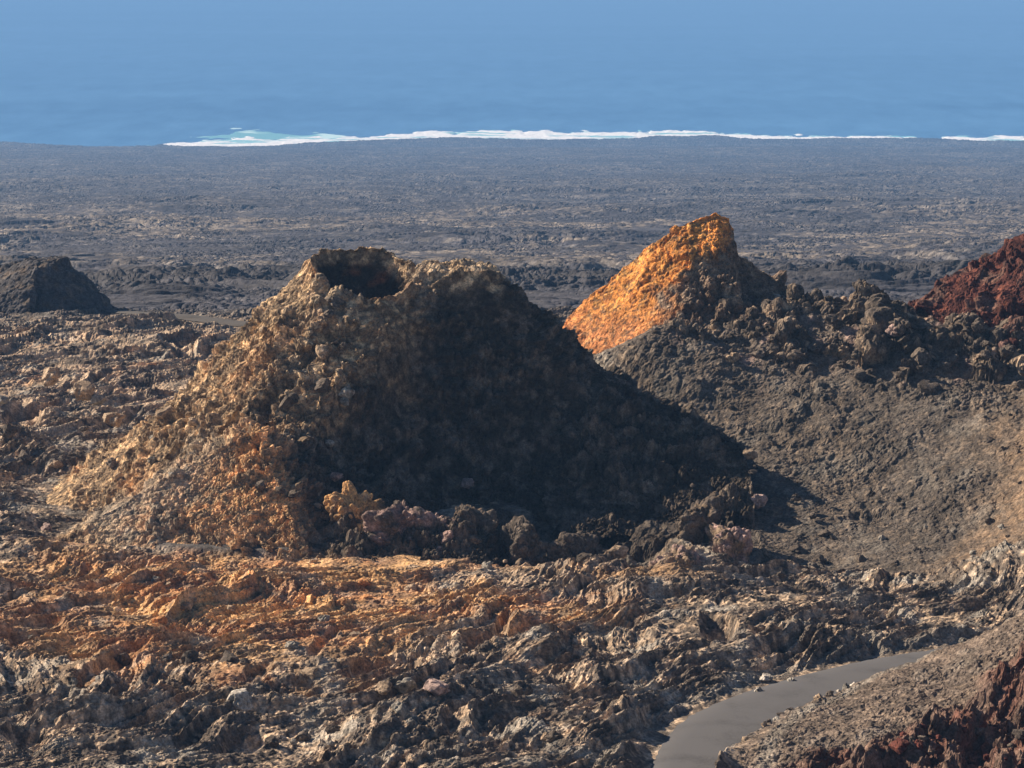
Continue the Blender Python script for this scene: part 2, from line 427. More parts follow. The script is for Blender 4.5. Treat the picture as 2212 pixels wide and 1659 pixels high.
def far_height(x, y):
    z = profile(y)
    cy = coast_y(x / y) + fbm(x / 90, y / 400, 3, 131) * 30
    z = np.maximum(z, 8.0)
    s = np.clip((y - 330) / 300, 0, 1)
    w = x + fbm(x / 60, y / 60, 2, 101) * 25; v = y + fbm(x / 60, y / 60, 2, 103) * 25
    l1 = ridged(w / 55, v / 60, 3, 105) * 1.6
    hm = ss(-.1, .4, fbm(x / 130, y / 170, 3, 107))
    l2 = domes(w / 22, v / 22, 109) * 2.6 * hm * (1 - ss(1600, 3000, y)) + domes(w / 8.5, v / 8.5, 110) * 1.1 * (.4 + hm)
    l3 = domes(w / 3.4, v / 3.4, 111) * .75 + domes(w / 1.6, v / 1.6, 112) * .45
    l4 = fbm(x / 240, y / 420, 4, 113) * 4 * ss(700, 1500, y)
    band = np.exp(-((y - 520 - fbm(x / 60, y / 60, 2, 115) * 60) / 60) ** 2)      # broken ridge of clinker
    l5 = band * (domes(w / 16, v / 14, 116) * 2.6 + domes(w / 5, v / 5, 117) * 1.8 + domes(w / 2.2, v / 2.2, 118) * 1.0 - .5)
    d = (l1 + l2 + l3 + l5) * .6 + l4 - 1.2
    fade = 1 - ss(4200, 4700, y)
    z = z + d * (.25 + .75 * fade) * ss(330, 370, y)
    z = np.where(y > 4300, z - (z - 9 - l3 - l2 * .4) * ss(4300, 4750, y), z)
    z = z - ss(0, 22, y - cy) * 30
    return z, hm, band

def height(x, y):
    """Ground as built, near and far."""
    x = np.asarray(x, float); y = np.asarray(y, float)
    z, _ = near_height(x, y)
    if (y > 330).any():
        zf, _, _ = far_height(x, y)
        k = ss(335, 365, y)
        z = z * (1 - k) + zf * k
    return z

# ------------------------------------------------------------------ materials
def new_mat(name):
    m = bpy.data.materials.new(name); m.use_nodes = True
    return m, m.node_tree, m.node_tree.nodes['Principled BSDF']

def rock_material(name, scales=(7.0, 2.0, .4), contrast=0.62, bump=0.12, rough=0.92):
    m, nt, bs = new_mat(name)
    N, L = nt.nodes, nt.links
    att = N.new('ShaderNodeAttribute'); att.attribute_name = 'tint'
    tc = N.new('ShaderNodeNewGeometry')
    prev = att.outputs['Color']
    for k, s in enumerate(scales):
        nz = N.new('ShaderNodeTexNoise'); nz.inputs['Scale'].default_value = s
        nz.inputs['Detail'].default_value = 5; nz.inputs['Roughness'].default_value = .68
        L.new(tc.outputs['Position'], nz.inputs['Vector'])
        mr = N.new('ShaderNodeMapRange')
        mr.inputs['From Min'].default_value = .3; mr.inputs['From Max'].default_value = .7
        c = contrast if k < 2 else contrast * .7
        mr.inputs['To Min'].default_value = 1 - c; mr.inputs['To Max'].default_value = 1 + c * 1.1
        L.new(nz.outputs['Fac'], mr.inputs['Value'])
        vm = N.new('ShaderNodeVectorMath'); vm.operation = 'SCALE'
        L.new(prev, vm.inputs[0]); L.new(mr.outputs[0], vm.inputs['Scale'])
        prev = vm.outputs[0]
    L.new(prev, bs.inputs['Base Color'])
    bs.inputs['Roughness'].default_value = rough
    bs.inputs['Specular IOR Level'].default_value = .15
    nb = N.new('ShaderNodeTexNoise'); nb.inputs['Scale'].default_value = scales[0] * 1.2
    nb.inputs['Detail'].default_value = 4; nb.inputs['Roughness'].default_value = .7
    L.new(tc.outputs['Position'], nb.inputs['Vector'])
    bp = N.new('ShaderNodeBump'); bp.inputs['Strength'].default_value = 1; bp.inputs['Distance'].default_value = bump
    L.new(nb.outputs['Fac'], bp.inputs['Height']); L.new(bp.outputs[0], bs.inputs['Normal'])
    return m
M_ROCK = rock_material('rough lava rock')
M_FAR = rock_material('distant lava', (.6, .16, .035), .45, .35)

# ------------------------------------------------------------------ meshes
def link(o): scene.collection.objects.link(o); return o

def raw_mesh(name, co, quads, tint, mat, smooth=False):
    me = bpy.data.meshes.new(name)
    nv, nq = len(co), len(quads)
    me.vertices.add(nv); me.vertices.foreach_set('co', np.ascontiguousarray(co, f32).ravel())
    me.loops.add(nq * 4); me.loops.foreach_set('vertex_index', np.ascontiguousarray(quads, np.int32).ravel())
    me.polygons.add(nq)
    me.polygons.foreach_set('loop_start', np.arange(0, nq * 4, 4, dtype=np.int32))
    me.update(calc_edges=True)
    if tint is not None:
        a = me.color_attributes.new('tint', 'FLOAT_COLOR', 'POINT')
        c = np.ones((nv, 4), f32); c[:, :3] = tint
        a.data.foreach_set('color', c.ravel())
    me.materials.append(mat)
    me.shade_smooth() if smooth else me.shade_flat()
    return me

def grid_obj(name, X, Y, Z, tint, mat, keep=None, smooth=False):
    """Grid of points to one mesh object; keep: boolean per quad."""
    r, c = X.shape
    idx = np.arange(r * c, dtype=np.int32).reshape(r, c)
    q = np.stack([idx[:-1, :-1], idx[:-1, 1:], idx[1:, 1:], idx[1:, :-1]], -1)
    q = q.reshape(-1, 4) if keep is None else q[keep]
    used = np.zeros(r * c, bool); used[q.ravel()] = True
    remap = np.cumsum(used, dtype=np.int32) - 1
    q = remap[q]
    co = np.stack([X.ravel(), Y.ravel(), Z.ravel()], -1)[used]
    me = raw_mesh(name, co, q, tint.reshape(-1, 3)[used], mat, smooth)
    return link(bpy.data.objects.new(name, me))

def col(*c): return np.array(c, f32)
def mixc(a, b, m): return a + (b - a) * m[..., None]

DARK = col(.040, .038, .040); LAVA = col(.115, .094, .077); TAN = col(.44, .33, .23)
GREYT = col(.31, .285, .245); ORANGE = col(.50, .245, .105); OCHRE = col(.60, .35, .15); RUST = col(.33, .13, .06)
RED = col(.15, .052, .038); PINK = col(.33, .23, .20); BROWN = col(.13, .095, .065)

def blob(x, y, cx, cy, rx, ry, n):
    return 1 - ss(.55, 1.15, np.hypot((x - cx) / rx, (y - cy) / ry) + n)

# ---- near ground
ND = .21
tc_ = np.r_[np.linspace(-.62, -ND - .004, 90), np.linspace(-ND, ND, 1120), np.linspace(ND + .004, .62, 90)]
yr_ = np.r_[np.arange(70, 134, 1.0), np.arange(134, 180, .09), np.arange(180, 248, .11), np.arange(248, 300, .22), np.arange(300, 372, .36)]
Tm, Ym = np.meshgrid(tc_, yr_)
Xm = Tm * Ym
Zm, mk = near_height(Xm, Ym)
zf, hmF, bandF = far_height(Xm, np.maximum(Ym, 300.0))
k = ss(335, 365, Ym)
Zm = Zm * (1 - k) + zf * k
n1 = fbm(Xm / 7, Ym / 9, 4, 201) ; n2 = fbm(Xm / 1.6, Ym / 2.4, 3, 205)
tint = np.broadcast_to(LAVA, Xm.shape + (3,)).copy()
n3g = fbm(Xm / .5, Ym / .7, 2, 207)
tint = mixc(tint, TAN, ss(-.05, .5, n2 * .7 + .4 * n1 + n3g * .8 + .03))
tint = mixc(tint, GREYT, ss(.0, .5, fbm(Xm / 3, Ym / 4, 3, 209)) * .7)
ox, oy = on(560, 1320)
org = blob(Xm, Ym, ox, oy + 4, 23, 22, n1 * .8 + n2 * .4) * (1 - mk['emb']) * (1 - mk['hill'])
tint = mixc(tint, mixc(np.broadcast_to(ORANGE, tint.shape), OCHRE, ss(-.4, .3, fbm(Xm / 5, Ym / 6, 3, 213))), org * (.38 + .52 * ss(-.35, .3, n2 + n1 * .5)))
lx, ly = on(220, 790)
lf = blob(Xm, Ym, lx, ly - 5, 26, 40, n1 * .5) * (Ym < 330)
tint = mixc(tint, mixc(np.broadcast_to(TAN, tint.shape), ORANGE, ss(.0, .6, n1) * .6), lf * .8 * ss(-.3, .3, n2))
tint = mixc(tint, col(.074, .064, .055) + 0 * tint, mk['hill'] * (.75 + .25 * n2))
hr = mk['hill'] * ss(26, 40, Xm + n1 * 6 - (Ym - 200) * .35)
tint = mixc(tint, col(.22, .15, .095) + 0 * tint, hr * (.5 + .5 * ss(-.3, .4, n2 + n3g)))
tint = mixc(tint, LAVA * 1.25 + 0 * tint, mk['crest'] * .8)
tint = mixc(tint, PINK + 0 * tint, mk['crest'] * ss(.15, .5, n2) * .6)
tint = mixc(tint, col(.155, .12, .095) + 0 * tint, mk['emb'] * (.65 + .3 * ss(-.2, .4, n2)))
tint = mixc(tint, col(.12, .055, .040) + 0 * tint, np.clip(mk['red'] * 1.2, 0, 1) * (.4 + .5 * ss(-.3, .4, n2)))
tint = mixc(tint, DARK * 1.6 + 0 * tint, ss(310, 352, Ym + n1 * 10) * .85)
basin_shade = blob(Xm, Ym, on(1215, 1150)[0], on(1215, 1150)[1], 14, 9.5, n1 * .35)  # big shadow before the cone foot, painted into the ground tint
tint = mixc(tint, LAVA * .45 + 0 * tint, basin_shade * .9)
pdd, _ = seg_dist(Xm, Ym, PATH)
tint = mixc(tint, col(.075, .07, .068) + 0 * tint, ss(2.6, 1.2, pdd))
gr = ss(.9, 0, np.abs(mk['rd'] - 4.3)) * (mk['rd'] < 6)
tint = mixc(tint, GREYT * .75 + 0 * tint, gr * .6)
# fine clinker, grown square to the surface
def grow(X, Y, Z, wt, mm, seed):
    ax = [np.gradient(A, axis=1) for A in (X, Y, Z)]; ay = [np.gradient(A, axis=0) for A in (X, Y, Z)]
    nx = ax[1] * ay[2] - ax[2] * ay[1]; ny = ax[2] * ay[0] - ax[0] * ay[2]; nz = ax[0] * ay[1] - ax[1] * ay[0]
    l = np.sqrt(nx * nx + ny * ny + nz * nz) + 1e-9
    D = domes3(X / .62, Y / .55, Z / .5, seed) * .17 * (.12 + .88 * mm) + domes3(X / .3, Y / .27, Z / .25, seed + 1) * (.05 + .05 * mm) + perlin3(X / .2, Y / .2, Z / .2, seed + 2) * .035
    D = (D - .08) * wt
    return X + nx / l * D, Y + ny / l * D, Z + nz / l * D
# overhang: lumps lean a little down-sun
lean = np.clip(Zm - (profile(Ym) + residual(Xm, Ym)), -.5, 1.5) * .12 * ss(ROAD_W + .3, ROAD_W + 2, mk['rd'])
XL, YL, Zm = grow(Xm + lean * .8, Ym - lean * .5, Zm, ss(ROAD_W - .3, ROAD_W + 1.2, mk['rd']) * ss(1.0, 2.2, seg_dist(Xm, Ym, PATH)[0]), np.clip(mk['lump'] + .2 * mk['hill'], 0, 1), 750)
qc = lambda A: .25 * (A[:-1, :-1] + A[1:, :-1] + A[:-1, 1:] + A[1:, 1:])
hillq = qc(np.maximum(mk['hill'], mk['crest'])) > .5
embq = (qc(mk['emb']) > .5) & ~hillq
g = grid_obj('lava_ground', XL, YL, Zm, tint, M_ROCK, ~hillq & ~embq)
g['kind'] = 'structure'
g['label'] = 'rough brown and orange lava field with folded ridges in front of the cones'
g = grid_obj('hill', XL, YL, Zm, tint, M_ROCK, hillq)
g['kind'] = 'structure'
g['label'] = 'dark gravel hillside with a rocky crest between the orange cone and the red cone'
g = grid_obj('hill', XL, YL, Zm, tint, M_ROCK, embq)
g['kind'] = 'structure'
g['label'] = 'gravel bank with dark red clinker rising from the right edge of the road'
print('near ground', time.time() - T0)

# ---- far plain
tcf = np.r_[np.linspace(-.8, -ND - .01, 60), np.linspace(-ND, ND, 1050), np.linspace(ND + .01, .8, 60)]
ang = np.linspace(1 / 366.0, 1 / 5500.0, 1500) 
_den = np.linspace(0, 1, 1500)
yrf = np.r_[np.geomspace(364, 1500, 850), np.geomspace(1503, 5600, 520)]
Tf, Yf = np.meshgrid(tcf, yrf)
Xf = Tf * Yf
Zf, hmf, bandf = far_height(Xf, Yf)
n1 = fbm(Xf / 160, Yf / 260, 4, 221); n2 = fbm(Xf / 22, Yf / 40, 3, 225); n3 = fbm(Xf / 5, Yf / 8, 2, 229)
t = np.broadcast_to(col(.052, .052, .062), Xf.shape + (3,)).copy()  # part of the blue haze is put into the plain's base colour
t = mixc(t, col(.18, .165, .15) + 0 * t, ss(-.1, .6, n3 + n2 * .7 + n1 * .6) * .55 * (.35 + .65 * ss(480, 640, Yf)))
tb = ss(.0, .4, n1 + .3 * n2 + .25) * ss(560, 700, Yf) * (1 - ss(1100, 1500, Yf))
t = mixc(t, col(.27, .22, .165) + 0 * t, tb * .45 * ss(-.4, .3, n3))
t = mixc(t, DARK + 0 * t, np.clip(bandf * .8, 0, 1))
far = grid_obj('plain', Xf, Yf, Zf, t, M_FAR)
far['kind'] = 'structure'
far['label'] = 'dark coastal plain of rough lava running down to the sea'
print('plain', time.time() - T0)

# ------------------------------------------------------------------ sea
m, nt, bs = new_mat('sea water')
N, L = nt.nodes, nt.links
tcg = N.new('ShaderNodeNewGeometry')
mp = N.new('ShaderNodeMapping'); mp.inputs['Scale'].default_value = (1, .28, 1)
L.new(tcg.outputs['Position'], mp.inputs[0])
na = N.new('ShaderNodeTexNoise'); na.inputs['Scale'].default_value = .014; na.inputs['Detail'].default_value = 3; na.inputs['Roughness'].default_value = .7
L.new(mp.outputs[0], na.inputs['Vector'])
nb = N.new('ShaderNodeTexNoise'); nb.inputs['Scale'].default_value = .0009; nb.inputs['Detail'].default_value = 4
mp2 = N.new('ShaderNodeMapping'); mp2.inputs['Scale'].default_value = (.45, 1.6, 1)
L.new(tcg.outputs['Position'], mp2.inputs[0]); L.new(mp2.outputs[0], nb.inputs['Vector'])
ad = N.new('ShaderNodeMath'); ad.operation = 'ADD'
mm = N.new('ShaderNodeMath'); mm.operation = 'MULTIPLY'; mm.inputs[1].default_value = 1.3
L.new(na.outputs['Fac'], mm.inputs[0]); L.new(mm.outputs[0], ad.inputs[0]); L.new(nb.outputs['Fac'], ad.inputs[1])
cr = N.new('ShaderNodeValToRGB')
cr.color_ramp.elements[0].position = .85; cr.color_ramp.elements[0].color = (.010, .10, .26, 1)
cr.color_ramp.elements[1].position = 1.0; cr.color_ramp.elements[1].color = (.07, .22, .44, 1)
mrs = N.new('ShaderNodeMapRange'); mrs.inputs['From Min'].default_value = .8; mrs.inputs['From Max'].default_value = 1.5
L.new(ad.outputs[0], mrs.inputs['Value']); L.new(mrs.outputs[0], cr.inputs[0])
cr.color_ramp.elements[0].position = 0; cr.color_ramp.elements[1].position = 1
L.new(cr.outputs[0], bs.inputs['Base Color'])
bs.inputs['Roughness'].default_value = .45
bs.inputs['Specular IOR Level'].default_value = .25
bp = N.new('ShaderNodeBump'); bp.inputs['Distance'].default_value = 3.0; bp.inputs['Strength'].default_value = 1
L.new(na.outputs['Fac'], bp.inputs['Height']); L.new(bp.outputs[0], bs.inputs['Normal'])
ys = np.r_[np.geomspace(3900, 60000, 90)]
Ts, Ys = np.meshgrid(np.linspace(-1.2, 1.2, 60), ys)
me = raw_mesh('sea', np.stack([(Ts * Ys).ravel(), Ys.ravel(), 0 * Ys.ravel()], -1),
              (lambda i: np.stack([i[:-1, :-1], i[:-1, 1:], i[1:, 1:], i[1:, :-1]], -1).reshape(-1, 4))(np.arange(Ts.size).reshape(Ts.shape)), None, m, True)
sea = link(bpy.data.objects.new('sea', me)); sea['kind'] = 'structure'
sea['label'] = 'calm blue sea reaching up to the top of the picture'

# ---- surf breaking on the shore
m, nt, bs = new_mat('sea foam')
at_ = nt.nodes.new('ShaderNodeAttribute'); at_.attribute_name = 'tint'
nt.links.new(at_.outputs['Color'], bs.inputs['Base Color']); bs.inputs['Roughness'].default_value = .9
bs.inputs['Specular IOR Level'].default_value = .1
M_FOAM = m
FTOP = [(-200, 318), (180, 317), (200, 314), (340, 311), (365, 304), (420, 300), (500, 292), (620, 292), (700, 291), (860, 286), (900, 279), (960, 277), (1100, 276), (1300, 277),
        (1370, 276), (1400, 279), (1500, 279), (1560, 281), (1620, 285), (1700, 287), (1850, 289), (1975, 292), (1990, 298), (2020, 298), (2035, 290), (2120, 291), (2212, 289), (2500, 291)]
_ft = []
for px, py in FTOP:
    a, b, c = ray(px, py); kk = (2.0 - CAM_H) / c
    _ft.append((a / b, kk * b))
_ft = np.array(_ft)
tt = np.linspace(-.23, .23, 1500)
y0 = coast_y(tt) - 20
y1 = np.interp(tt, _ft[:, 0], _ft[:, 1])
w = np.linspace(-.1, 1.25, 90)[:, None]
YY = y0[None] + (y1 - y0)[None] * w
XX = tt[None] * YY
q = w + 0 * XX
nn = fbm(XX / 40, YY / 120, 4, 301)
foam = ss(0, .12, q + .1) * (1 - ss(.7, 1.0, q + nn * .30))
tq = np.interp(tt, [(px - 1106) / SC / cp for px in (180, 340, 365, 700)], [0, 0, 1, 1])[None] + 0 * XX
hole = ss(-.05, .35, fbm(XX / 130, YY / 60, 4, 305)) * ss(.1, .4, q) * 1.0
gap = np.exp(-((tt - (2005 - 1106) / SC) / .0035) ** 2)[None]
solid = foam * (1 - gap * .9)
ZZ = -1.2 + 3.0 * solid * (.75 + .25 * domes(XX / 24, YY / 40, 307)) + fbm(XX / 9, YY / 22, 3, 309) * .5 * solid
turq = col(.22, .55, .62)
wh = ss(.1, .7, foam * (1 - hole * .75) + nn * .15) * (.1 + .9 * tq)
tf = mixc(turq + 0 * np.repeat(XX[..., None], 3, -1), col(.97, .97, .96), wh)
kq = qc(solid) > .33
fo = grid_obj('surf_foam', XX, YY, ZZ, tf, M_FOAM, kq)
fo['kind'] = 'stuff'; fo['label'] = 'white surf breaking along the dark lava shore'
# turquoise water lifted by the swell outside the surf
tt2 = np.linspace((360 - 1106) / SC, (760 - 1106) / SC, 400)
yc = np.interp(tt2, _ft[:, 0], _ft[:, 1])
w2 = np.linspace(-.6, 1.0, 30)[:, None]
YY = yc[None] + w2 * 230 * np.sin(np.linspace(0, math.pi, 400))[None] ** .5
XX = tt2[None] * YY
nn = fbm(XX / 90, YY / 160, 3, 311)
fill = ss(.1, .35, (1 - np.abs(w2)) * np.sin(np.linspace(0, math.pi, 400))[None] + nn * .8 - .25)
tf = mixc(turq * .8 + 0 * np.repeat(XX[..., None], 3, -1), col(.6, .85, .85), ss(.1, .5, nn))
sw = grid_obj('shallow_water', XX, YY, -.6 + 1.0 * fill + .3 * nn, tf, M_FOAM, qc(fill) > .5)
sw['kind'] = 'structure'; sw['label'] = 'pale turquoise water just outside the white surf at left'
print('sea', time.time() - T0)

# ------------------------------------------------------------------ cones
def tag(o, label, cat, group=None, kind=None):
    o['label'] = label; o['category'] = cat
    if group: o['group'] = group
    if kind: o['kind'] = kind
    return o

PK = (17.4, 250.0)
def orange_peak(x, y):
    dx, dy = x - PK[0], y - PK[1]
    n = fbm(x / 2.6, y / 2.6, 3, 411)
    # a sloping crest: falls gently to the left, breaks off steeply to the right
    crest = np.interp(x, [0, 3.6, 6.8, 10.1, 12.2, 14.1, 15.2, 17.7, 18.9, 19.45, 19.9, 21.9, 24.2, 25.6, 29],
                         [303.6, 306.6, 309.6, 312.5, 314.2, 315.6, 316.2, 316.9, 316.6, 315.6, 313.4, 311.8, 310.2, 309.3, 307])
    yc = 250 + .05 * (x - 15) + n * .5
    dd = y - yc
    fr = np.interp(x, [0, 8, 14, 19, 22, 28], [.62, .66, .80, 1.0, .9, .7])
    z = crest - np.where(dd < 0, -dd * fr, dd * 1.3) - .12 * np.sqrt(dd * dd + .4)
    return z + n * .25

RC = (46.5, 248.5)
def red_cone(x, y):
    dx, dy = x - RC[0], y - RC[1]
    r = np.hypot(dx, dy * .9)
    n = fbm(x / 3, y / 3, 3, 421)
    return 315.0 - np.maximum(0, r - 2.5) * .61 - .2 * np.sqrt(r + .1) + n * .6 + .6 * ss(.0, .5, fbm(x / 5, y / 5, 2, 423))

x_, y_, z_ = at(128, 640, 345)
SCN = (x_ - 2.2, 347.0)
def small_cone(x, y):
    dx, dy = x - SCN[0], y - SCN[1]
    r = np.hypot(dx * .95, dy)
    n = fbm(x / 3, y / 3, 3, 431)
    sl = np.where(dx > 0, 1.35, .8)
    return 302.3 - np.maximum(0, np.sqrt(r * r + 3) - 3.3 + n * .9) * sl + .4 * n

def build_cone(name, fn, x0, x1, y0, y1, st, amp, tintfn, sink=.8, seed=500, lump=1.3):
    X, Y = np.meshgrid(np.arange(x0, x1, st), np.arange(y0, y1, st))
    Z = fn(X, Y)
    G = profile(Y) + residual(X, Y)
    gy, gx = np.gradient(Z, st)
    nl = np.sqrt(gx * gx + gy * gy + 1)
    nx, ny, nz = -gx / nl, -gy / nl, 1 / nl
    w = perlin3(X / 1.6, Y / 1.6, Z / 1.6, seed + 5) * .5
    c1 = domes3((X + w) / (2 * lump), Y / (2 * lump), (Z + w) / (2 * lump), seed) * 1.1
    c2 = domes3((X + w) / lump, (Y - w) / lump, Z / lump, seed + 1) * .62
    c3 = domes3((X + w) / (.5 * lump), Y / (.5 * lump), (Z + w) / (.5 * lump), seed + 2) * .33
    c4 = domes3(X / (.24 * lump), Y / (.24 * lump), Z / (.24 * lump), seed + 3) * .15
    m = ss(-.3, .4, perlin3(X / 6, Y / 6, Z / 6, seed + 7) + .5 * perlin3(X / 2.5, Y / 2.5, Z / 2.5, seed + 8))
    big = perlin3(X / 4, Y / 4, Z / 4, seed + 9) * .5 * lump
    D = (c1 * m + c2 * (.35 + .65 * m) + c3 * (.55 + .45 * m) + c4 + big - .75) * amp(X, Y, Z) * min(1.0, lump ** .9)
    tint = tintfn(X, Y, Z, m, np.clip(c2 + c3, 0, 1))
    X2, Y2, Z2 = X + nx * D, Y + ny * D, Z + nz * D
    keep = qc(Z - G) > -sink
    o = grid_obj(name, X2, Y2, Z2, tint, M_ROCK, keep)
    print(name, len(o.data.vertices), time.time() - T0)
    return o

def tint_main(X, Y, Z, m, l):
    n = perlin3(X / 5, Y / 5, Z / 5, 601); n2 = perlin3(X / 1.4, Y / 1.4, Z / 1.4, 602); n3 = perlin3(X / .5, Y / .5, Z / .5, 603)
    t = np.broadcast_to(col(.21, .15, .095), X.shape + (3,)).copy()
    t = mixc(t, col(.58, .41, .24) + 0 * t, ss(-.1, .45, n2 * .7 + n3))
    t = mixc(t, ORANGE + 0 * t, ss(.1, .6, n + .5 * n2) * .22)
    right = ss(-1.5, 1.0, X + n * 1.5 + n2 - np.interp(Y, [200, 206, 211, 217, 221.5, 224, 226], [-12, -15, -17, -12.9, -8.6, -7, -6])) * ss(314.2, 312.4, Z + n2)  # shade of the front and right face painted dark, following its shadow edge
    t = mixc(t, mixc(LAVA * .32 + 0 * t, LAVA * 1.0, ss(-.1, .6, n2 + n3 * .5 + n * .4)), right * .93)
    t = mixc(t, GREYT * .8 + 0 * t, ss(.1, .5, m * .5 + n2 * .5) * ss(-22, -14, X) * (1 - right * .8) * .35)
    crater_shade = (1 - ss(3.2, 4.2, np.hypot(X - MC[0], Y - MC[1]))) * ss(315.4, 314.2, Z + n2)  # crater shade put into the colour, broken by rusty patches
    t = mixc(t, mixc(LAVA * .3 + 0 * t, RUST * .6, ss(.0, .5, n2 + n)), crater_shade)
    ofoot = blob(X, Y, -18.2, 207.5, 11, 6.5, n * .7 + n2 * .3)
    t = mixc(t, mixc(OCHRE + 0 * t, ORANGE, ss(-.2, .3, n3)), ofoot * ss(-.5, .4, n3 + n2) * (1 - right) * .7)
    t = mixc(t, GREYT + 0 * t, blob(X, Y, -27, 211, 7, 7, n * .4) * .4)
    return t
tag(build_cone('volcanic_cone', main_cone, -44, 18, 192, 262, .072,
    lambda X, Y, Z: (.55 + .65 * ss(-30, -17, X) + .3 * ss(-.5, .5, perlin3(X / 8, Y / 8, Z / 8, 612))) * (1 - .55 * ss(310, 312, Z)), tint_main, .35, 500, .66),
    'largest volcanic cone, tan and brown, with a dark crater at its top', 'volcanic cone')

def tint_peak(X, Y, Z, m, l):
    n = perlin3(X / 3, Y / 3, Z / 3, 621); n2 = perlin3(X / 1.0, Y / 1.0, Z / 1.0, 622)
    t = np.broadcast_to(col(.60, .25, .062), X.shape + (3,)).copy()
    t = mixc(t, col(.62, .305, .085) + 0 * t, ss(-.1, .5, n2))
    t = mixc(t, col(.45, .19, .09) + 0 * t, ss(310, 306.5, Z + n) * .7)
    t = mixc(t, RUST * .8 + 0 * t, ss(.15, .5, perlin3(X / .45, Y / .45, Z / .45, 624) + n * .4) * .6)
    t = mixc(t, BROWN + 0 * t, ss(.1, .45, perlin3(X / .28, Y / .28, Z / .28, 625) + .35 * n2) * .7)
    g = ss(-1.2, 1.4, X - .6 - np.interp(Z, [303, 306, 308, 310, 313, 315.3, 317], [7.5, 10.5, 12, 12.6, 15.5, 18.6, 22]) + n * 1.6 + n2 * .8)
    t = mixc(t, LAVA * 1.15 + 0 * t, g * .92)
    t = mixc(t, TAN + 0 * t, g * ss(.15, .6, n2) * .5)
    return t
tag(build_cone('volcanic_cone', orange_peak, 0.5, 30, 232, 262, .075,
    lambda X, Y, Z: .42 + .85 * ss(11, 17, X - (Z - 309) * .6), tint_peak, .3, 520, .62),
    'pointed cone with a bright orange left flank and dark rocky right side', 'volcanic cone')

def ridge_fn(x, y):
    n = fbm(x / 3, y / 3, 3, 441)
    edge = np.interp(x, [-5, 0, 20, 40, 70], [400, 239, 236, 229.5, 230])
    m = ss(-2.0, 1.5, y + n * 4 - edge) * (1 - ss(249, 256, y)) * ss(8, 14, x + n * 2)
    lumps = domes(x / 7 + n * .3, y / 6, 80, soft=1) * 2.0 * ss(24, 32, x) * ss(46, 38, x) + domes(x / 3.2 + n * .2, y / 2.8, 443, soft=.8) * 1.1
    return profile(y) + residual(x, y) - .45 + lumps * m - 2.5 * (1 - m) + n * .4
def tint_ridge(X, Y, Z, m, l):
    n = perlin3(X / 4, Y / 4, Z / 4, 651); n2 = perlin3(X / 1.0, Y / 1.0, Z / 1.0, 652)
    t = np.broadcast_to(LAVA * .8, X.shape + (3,)).copy()
    t = mixc(t, TAN * .75 + 0 * t, ss(.0, .5, n2 + n * .5) * .8)
    return mixc(t, PINK * .8 + 0 * t, ss(.2, .6, n) * ss(-.1, .4, n2) * .6)
g = build_cone('hill', ridge_fn, 8, 58, 224, 258, .09, lambda X, Y, Z: .95 + 0 * X, tint_ridge, 1.0, 580, 1.05)
g['kind'] = 'structure'; g['label'] = 'craggy dark ridge of welded lava lumps joining the orange cone to the red cone'

def tint_red(X, Y, Z, m, l):
    n = perlin3(X / 3, Y / 3, Z / 3, 631); n2 = perlin3(X / .9, Y / .9, Z / .9, 632)
    t = np.broadcast_to(RED * .5, X.shape + (3,)).copy()
    t = mixc(t, col(.26, .095, .06) + 0 * t, ss(.0, .6, n2 + n * .4) * .7)
    t = mixc(t, LAVA * .8 + 0 * t, ss(.05, .5, n + n2 * .3) * .6)
    return mixc(t, PINK + 0 * t, ss(309, 306, Z + n) * ss(-.2, .4, n2) * .7)
tag(build_cone('volcanic_cone', red_cone, 28, 66, 222, 264, .10, lambda X, Y, Z: .85 + 0 * X, tint_red, .2, 540, .9),
    'dark red cinder cone cut off by the right edge of the view', 'volcanic cone')

def tint_small(X, Y, Z, m, l):
    n2 = perlin3(X / 1.2, Y / 1.2, Z / 1.2, 641)
    return mixc(DARK * 1.5 + 0 * np.repeat(X[..., None], 3, -1), BROWN, ss(.0, .6, n2) * .6)
tag(build_cone('volcanic_cone', small_cone, SCN[0] - 14, SCN[0] + 12, 333, 361, .13, lambda X, Y, Z: .5 + 0 * X, tint_small, .4, 560, 1.4),
    'small dark volcanic cone far off beside the left edge', 'volcanic cone')

